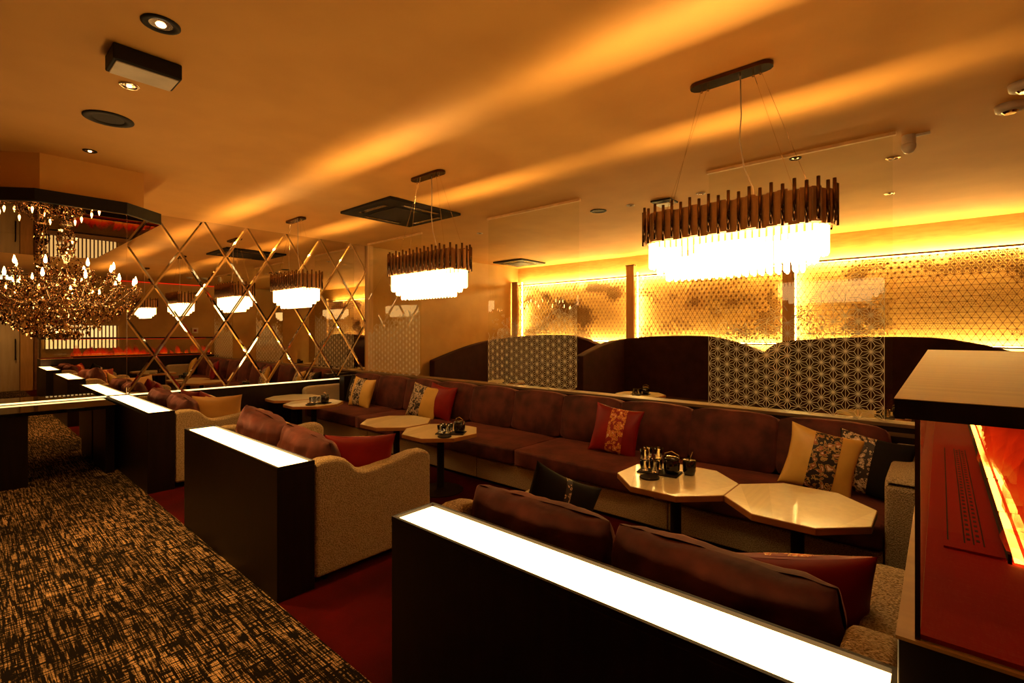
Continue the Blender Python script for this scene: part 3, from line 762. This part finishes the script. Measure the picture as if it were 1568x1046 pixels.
# ------------------------------------------------------------------ far booths behind the glass screens
def booth(x0, x1, label, wing_y0, z_near):
    t = thing('curved_booth', label, 'booth seat', ((x0+x1)/2, 8.93, 0), group='high-backed plum booths')
    W = x1-x0
    n = 22; poly = [(W/2, .05), (-W/2, .05)]
    tops = []
    for i in range(n+1):
        f = i/n
        z = 1.40+.13*math.sin(PI*min(1, f/.62*.5+.12)) if f < .55 else 1.53-.36*((f-.55)/.45)**1.8
        tops.append((-W/2+f*W, z))
    MB().prism_y(poly+tops, -.30, -.08).build('back', M['velvetdark'], t, bevel=.02)
    yy0 = wing_y0-8.93
    wt = [( -.30, .05), (yy0, .05)]
    for i in range(13):
        f = i/12; wt.append((yy0+(-.30-yy0)*f, z_near+(1.44-z_near)*math.sin(f*PI/2)))
    MB().prism_x(wt, -W/2, -W/2+.16).build('wing', M['velvetdark'], t, bevel=.02)
    MB().box(-W/2+.16, W/2-.1, -.95, -.30, .05, .42).build('seat', M['velvetdark'], t, bevel=.03)
    MB().box(-W/2+.16, -W/2+.75, yy0+.1, -.95, .05, .42).build('side_seat', M['velvetdark'], t, bevel=.03)
booth(-7.80, -4.86, 'dark plum high-backed booth in the far left corner', 6.35, 1.02)
booth(-4.80, -1.98, 'dark plum curved booth between the wooden columns', 7.15, 1.18)
booth(-1.90, 1.12, 'dark plum curved booth behind the fireplace', 7.15, 1.20)

# ------------------------------------------------------------------ chandelier corner
cpoly = [(XM+.006,1.42),(-6.1,1.42),(-5.8,1.08),(-5.8,.45),(-6.1,.11),(XM+.006,.11)]
cn = thing('mirrored_canopy', 'dark octagonal ceiling canopy with mirrored underside above the chandelier', 'canopy', (0,0,2.71))
MB().prism(cpoly, .006, .115).build('fascia', M['blackmatte'], cn)
def shrink(p, k): 
    cx_, cy_ = -6.85, .765; return [(cx_+(a-cx_)*(k if a > XM+.01 else 1), cy_+(b-cy_)*k) for a, b in p]
MB().prism(shrink(cpoly, .985), 0, .006).build('mirror_underside', M['darkmirror'], cn)
MB().prism([(XM+.006,1.23),(-5.9,1.23),(-5.9,.49),(-6.15,.22),(XM+.006,.22)], .115, ZC-2.71).build('soffit_box', M['ceiling'], cn)
ch = thing('chandelier', 'large smoky crystal chandelier with candle bulbs hanging at the left', 'chandelier', (-6.78, .76, 1.55))
z0 = 1.55
prof = [(.0,-.02),(.03,.0),(.055,.05),(.03,.10),(.02,.16),(.06,.22),(.09,.28),(.05,.34),(.025,.42),(.022,.52),(.05,.56),(.07,.62),(.03,.68),(.018,.76),(.035,.82),(.05,.86),(.02,.92),(.012,.98),(.012,1.12),(.05,1.14),(.055,1.159)]
MB().lathe(prof, 16).build('stem', M['crystal'], ch, smooth=True)
CR = MB(); rc = random.Random(3)
bulb_me = MB().lathe([(.004,0),(.011,.012),(.013,.028),(.009,.05),(.002,.078)], 10).mesh('flame_bulb', True); bulb_me.materials.append(M['bulb'])
cand_me = MB().lathe([(.011,0),(.011,.055)], 10).mesh('candle_tube', True); cand_me.materials.append(M['chrome'])
bob_me = MB().lathe([(.012,.0),(.03,.004),(.052,.018),(.055,.024),(.03,.012),(.012,.010)], 14).mesh('drip_pan', True); bob_me.materials.append(M['crystal'])
def arm(ang, R, zs, zend, dip):
    pts = []
    for i in range(15):
        f = i/14; r = .04+(R-.04)*f
        z = zs+(zend-zs)*f - dip*math.sin(PI*min(1, f*1.15))*(1 if f < .87 else 0) + .04*math.sin(2*PI*f)
        pts.append((r*math.cos(ang), r*math.sin(ang), z))
    a = MB().tube(pts, .0085, 6).build('arm', M['crystal'], ch, smooth=True)
    ex, ey, ez = pts[-1]
    b = link('drip_pan', bob_me, a, (ex, ey, ez)); link('candle_tube', cand_me, a, (ex, ey, ez+.012)); link('flame_bulb', bulb_me, a, (ex, ey, ez+.067))
    for q in range(8):
        g = 2*PI*q/8; CR.octa((ex+.05*math.cos(g), ey+.05*math.sin(g), ez-.02), .010, .024)
        CR.octa((ex+.05*math.cos(g), ey+.05*math.sin(g), ez+.012), .008, .012)
    CR.octa((ex, ey, ez-.06), .016, .05)
    for i in range(2, 14):
        p = pts[i]
        for q in range(3):
            CR.octa((p[0]+rc.uniform(-.03,.03), p[1]+rc.uniform(-.03,.03), p[2]-.03-.045*q+rc.uniform(-.012,.012)), .009, .017)
    return pts[-1]
tips = [arm(2*PI*k/12+.13, .58, .42, .50, .13) for k in range(12)]
tips2 = [arm(2*PI*k/8+.3, .40, .55, .64, .10) for k in range(8)]
for T, sag in ((tips, .12), (tips2, .08)):
    for k in range(len(T)):
        a, b = Vector(T[k]), Vector(T[(k+1) % len(T)])
        for q in range(1, 12):
            f = q/12; p = a.lerp(b, f); p.z -= .02+sag*math.sin(PI*f); CR.octa(p, .008, .014)
for k in range(12):                                       # garlands from the crown to the arms
    g = 2*PI*k/12
    for q in range(16):
        f = q/15; r = .05+.36*f; CR.octa((r*math.cos(g), r*math.sin(g), .86-.10*math.sin(PI*f*.6)*2-.08*f), .008, .014)
for r, z, n_ in ((.52,.30,40),(.44,.24,36),(.36,.17,32),(.27,.10,26),(.18,.04,20),(.10,-.01,12),(.30,.40,30),(.22,.55,24),(.14,.66,18),(.06,.88,10),(.07,1.0,10),(.05,1.06,8)):
    for q in range(n_):
        g = 2*PI*q/n_+rc.random()*.1
        for s_ in range(2): CR.octa((r*math.cos(g)*(1+.04*s_), r*math.sin(g)*(1+.04*s_), z+.04*s_+rc.uniform(-.02,.02)), rc.uniform(.011,.021), rc.uniform(.022,.042))
for q in range(16): CR.octa((.10*math.cos(q*PI/8), .10*math.sin(q*PI/8), .02), .02, .055)
tag(CR.build('crystal_drops', M['crystal'], ch), kind='stuff')

ct = thing('console_table', 'glossy black console table under the chandelier', 'table', (-7.42, .1, 0))
MB().box(-.40, .40, -1.4, 1.12, .735, .775).build('table_top', M['gloss'], ct, bevel=.004)
MB().box(-.38, .37, 1.02, 1.10, 0, .735).build('end_panel', M['dark'], ct, bevel=.003)
MB().box(-.05, .37, -.10, .40, 0, .735).build('pedestal', M['dark'], ct, bevel=.003)

# ------------------------------------------------------------------ ceiling fittings
def ring(x, y, r, label, col='blackmatte', lens=True, power=0, size=60, lit=None, cat='downlight', name='downlight'):
    t = thing(name, label, cat, (x, y, ZC), 0, 'round ceiling fittings')
    MB().lathe([(r,-.001),(r,-.006),(r*.86,-.010),(r*.62,-.006),(r*.62,-.001)], 28).build('trim_ring', M[col], t, smooth=True)
    if lens:
        MB().lathe([(r*.6,-.002),(r*.6,-.004)], 20).build('reflector', M['chrome'], t)
        MB().lathe([(r*.28,-.0045),(r*.22,-.012),(.001,-.014)], 14).build('lamp', M['lens' if power else 'chrome'], t, smooth=True)
    else:
        MB().lathe([(r*.64,-.002),(r*.64,-.004)], 28).build('grille', M['blackmatte'], t)
    if power:
        o = spot(0, 0, -.03, power, size); o.parent = t
ring(-2.97, .69, .085, 'large round black downlight at the top left of the ceiling', power=175, size=66)
ring(-3.86, .73, .055, 'small bright chrome downlight beside the black ceiling box', 'chrome', power=220, size=62)
ring(-4.58, .745, .15, 'large round black ceiling speaker left of the downlights', lens=False, cat='speaker', name='ceiling_speaker')
ring(-5.51, .77, .05, 'small downlight just in front of the canopy', power=200, size=66)
ring(1.9, .70, .055, 'added unseen downlight brightening the pale door for the mirror', 'chrome', power=80, size=100)  # unseen fitting, added to light the door wall the mirror reflects
ring(-3.32, 5.48, .105, 'round black ceiling speaker near the middle glass screen', lens=False, cat='speaker', name='ceiling_speaker')
ring(-2.87, 5.49, .05, 'small downlight beside the far round speaker', 'white')
ring(-2.03, 5.54, .05, 'small pale downlight left above the big pendant', 'white')
ring(-.98, 4.98, .05, 'small dark downlight right under the head channel')
ring(-.32, 5.55, .055, 'chrome downlight behind the edge of the nearest glass', 'chrome')
ring(-.43, 6.95, .05, 'small chrome downlight deepest in the right booth', 'chrome')
ring(-5.48, 5.48, .05, 'small downlight between the far and middle glass screens', 'white')
pj = thing('ceiling_box', 'black rectangular box with pale underside mounted on the ceiling', 'ceiling box', (-3.44, .72, ZC), 0)
MB().box(-.105, .105, -.16, .16, -.09, -.001).build('housing', M['blackmatte'], pj, bevel=.008)
MB().box(-.09, .09, -.145, .145, -.098, -.09).build('bottom_panel', M['white'], pj, bevel=.003)
def cassette(x, y, s_, label):
    t = thing('air_conditioner', label, 'air conditioner', (x, y, ZC), 0, 'black ceiling cassettes')
    MB().box(-s_, s_, -s_, s_, -.035, -.001).build('panel', M['blackmatte'], t, bevel=.008)
    MB().box(-s_*.55, s_*.55, -s_*.55, s_*.55, -.047, -.035).build('intake_grille', M['blackmatte'], t, bevel=.004)
    for k in range(4):
        a = k*PI/2
        o = MB().box(-s_*.5, s_*.5, -s_*.06, s_*.06, -.042, -.035).build('louvre', M['black'], t, bevel=.003)
        o.location = (math.sin(a)*s_*.76, math.cos(a)*s_*.76, 0); o.rotation_euler = (0,0,-a)
cassette(-5.29, 3.84, .55, 'black square air conditioner cassette in the ceiling behind the middle pendant')
cassette(-7.1, 8.35, .42, 'distant black air conditioner cassette over the far left booth')
vt = thing('ceiling_vent', 'small square dark vent with pale drop plate in the far ceiling', 'vent', (-2.48, 5.59, ZC))
MB().box(-.12, .12, -.12, .12, -.02, -.001).build('frame', M['blackmatte'], vt); MB().box(-.085, .085, -.085, .085, -.05, -.042).build('drop_plate', M['white'], vt)
MB().box(-.012, .012, -.012, .012, -.042, -.02).build('stem', M['white'], vt)
sn = thing('security_camera', 'small white dome camera fixed to the ceiling by the glass', 'camera', (-.19, 5.0, ZC))
MB().lathe([(.045,-.07),(.045,-.001)], 18).build('mount', M['white'], sn); 
MB().lathe([(.001,-.145),(.03,-.135),(.046,-.105),(.048,-.08),(.045,-.07)], 18).build('dome', M['white'], sn, smooth=True)
MB().box(.03, .13, -.006, .006, -.02, -.001).build('cable_cover', M['white'], sn)
for x, y, lab in ((.36, 4.78, 'larger white smoke detector at the right edge of the ceiling'), (.40, 4.42, 'white smoke detector in the top right corner of the ceiling')):
    t = thing('smoke_detector', lab, 'smoke detector', (x, y, ZC), 0, 'white smoke detectors')
    MB().lathe([(.05,-.05),(.075,-.04),(.082,-.001)], 22).build('body', M['white'], t, smooth=True)
    MB().lathe([(.03,-.062),(.045,-.05)], 18).build('sensor_cap', M['chrome'], t)

# ------------------------------------------------------------------ right wall, seen in the mirrors
d = struct(MB().box(XR-.05, XR-.002, .22, 1.16, .01, 2.3).build('door_1', M['doorw'], bevel=.004))
MB().tube([(XR-.05, 1.08, .85),(XR-.10, 1.08, .87),(XR-.10, 1.08, 1.38),(XR-.05, 1.08, 1.40)], .014, 8).build('door_handle', M['blackmatte'], d)
struct(MB().box(XR-.12, XR-.002, 1.17, 1.42, 0, ZC).build('trim_3', M['wood_gold'], bevel=.004))
struct(MB().box(XR-.08, XR-.002, 1.44, 1.52, 0, ZC).build('trim_4', M['lattice'], bevel=.004))
sl = thing('lit_slat_window', 'glowing slatted paper window on the right wall, seen in the mirror', 'window lamp', (XR-.04, 2.45, 1.12))
MB().box(0, .02, -.8, .8, 0, .66).build('paper', M['slatglow'], sl)
for k in range(19): MB().box(-.03, 0, -.80+k*.0875-.008, -.80+k*.0875+.022, 0, .66).build('slat', M['lattice'], sl)
for zz in (-.02, .66): MB().box(-.03, .02, -.82, .82, zz, zz+.02).build('rail', M['lattice'], sl)
ex = thing('exit_sign', 'small green lit exit sign near the ceiling, seen in the mirror', 'exit sign', (XR-.05, .97, 2.92))
MB().box(-.02, .04, -.16, .16, 0, .2).build('case', M['white'], ex); MB().box(-.024, -.02, -.15, .15, .01, .19).build('lit_face', M['exitface'], ex)
tag(MB().box(XR-.03, XR-.004, 3.2, 6.2, ZC-.02, ZC-.004).build('red_light_line', M['redled']), 'thin red light line under the ceiling, seen in the mirror', 'light line')
fa = thing('fire_alarm', 'round red fire alarm on the right wall, seen in the mirror', 'fire alarm', (XR-.01, 5.3, 1.55))
MB().box(-.02, .0, -.09, .09, 0, .18).build('plate', M['white'], fa); MB().box(-.03, -.02, -.04, .04, .05, .13).build('button', M['red'], fa)
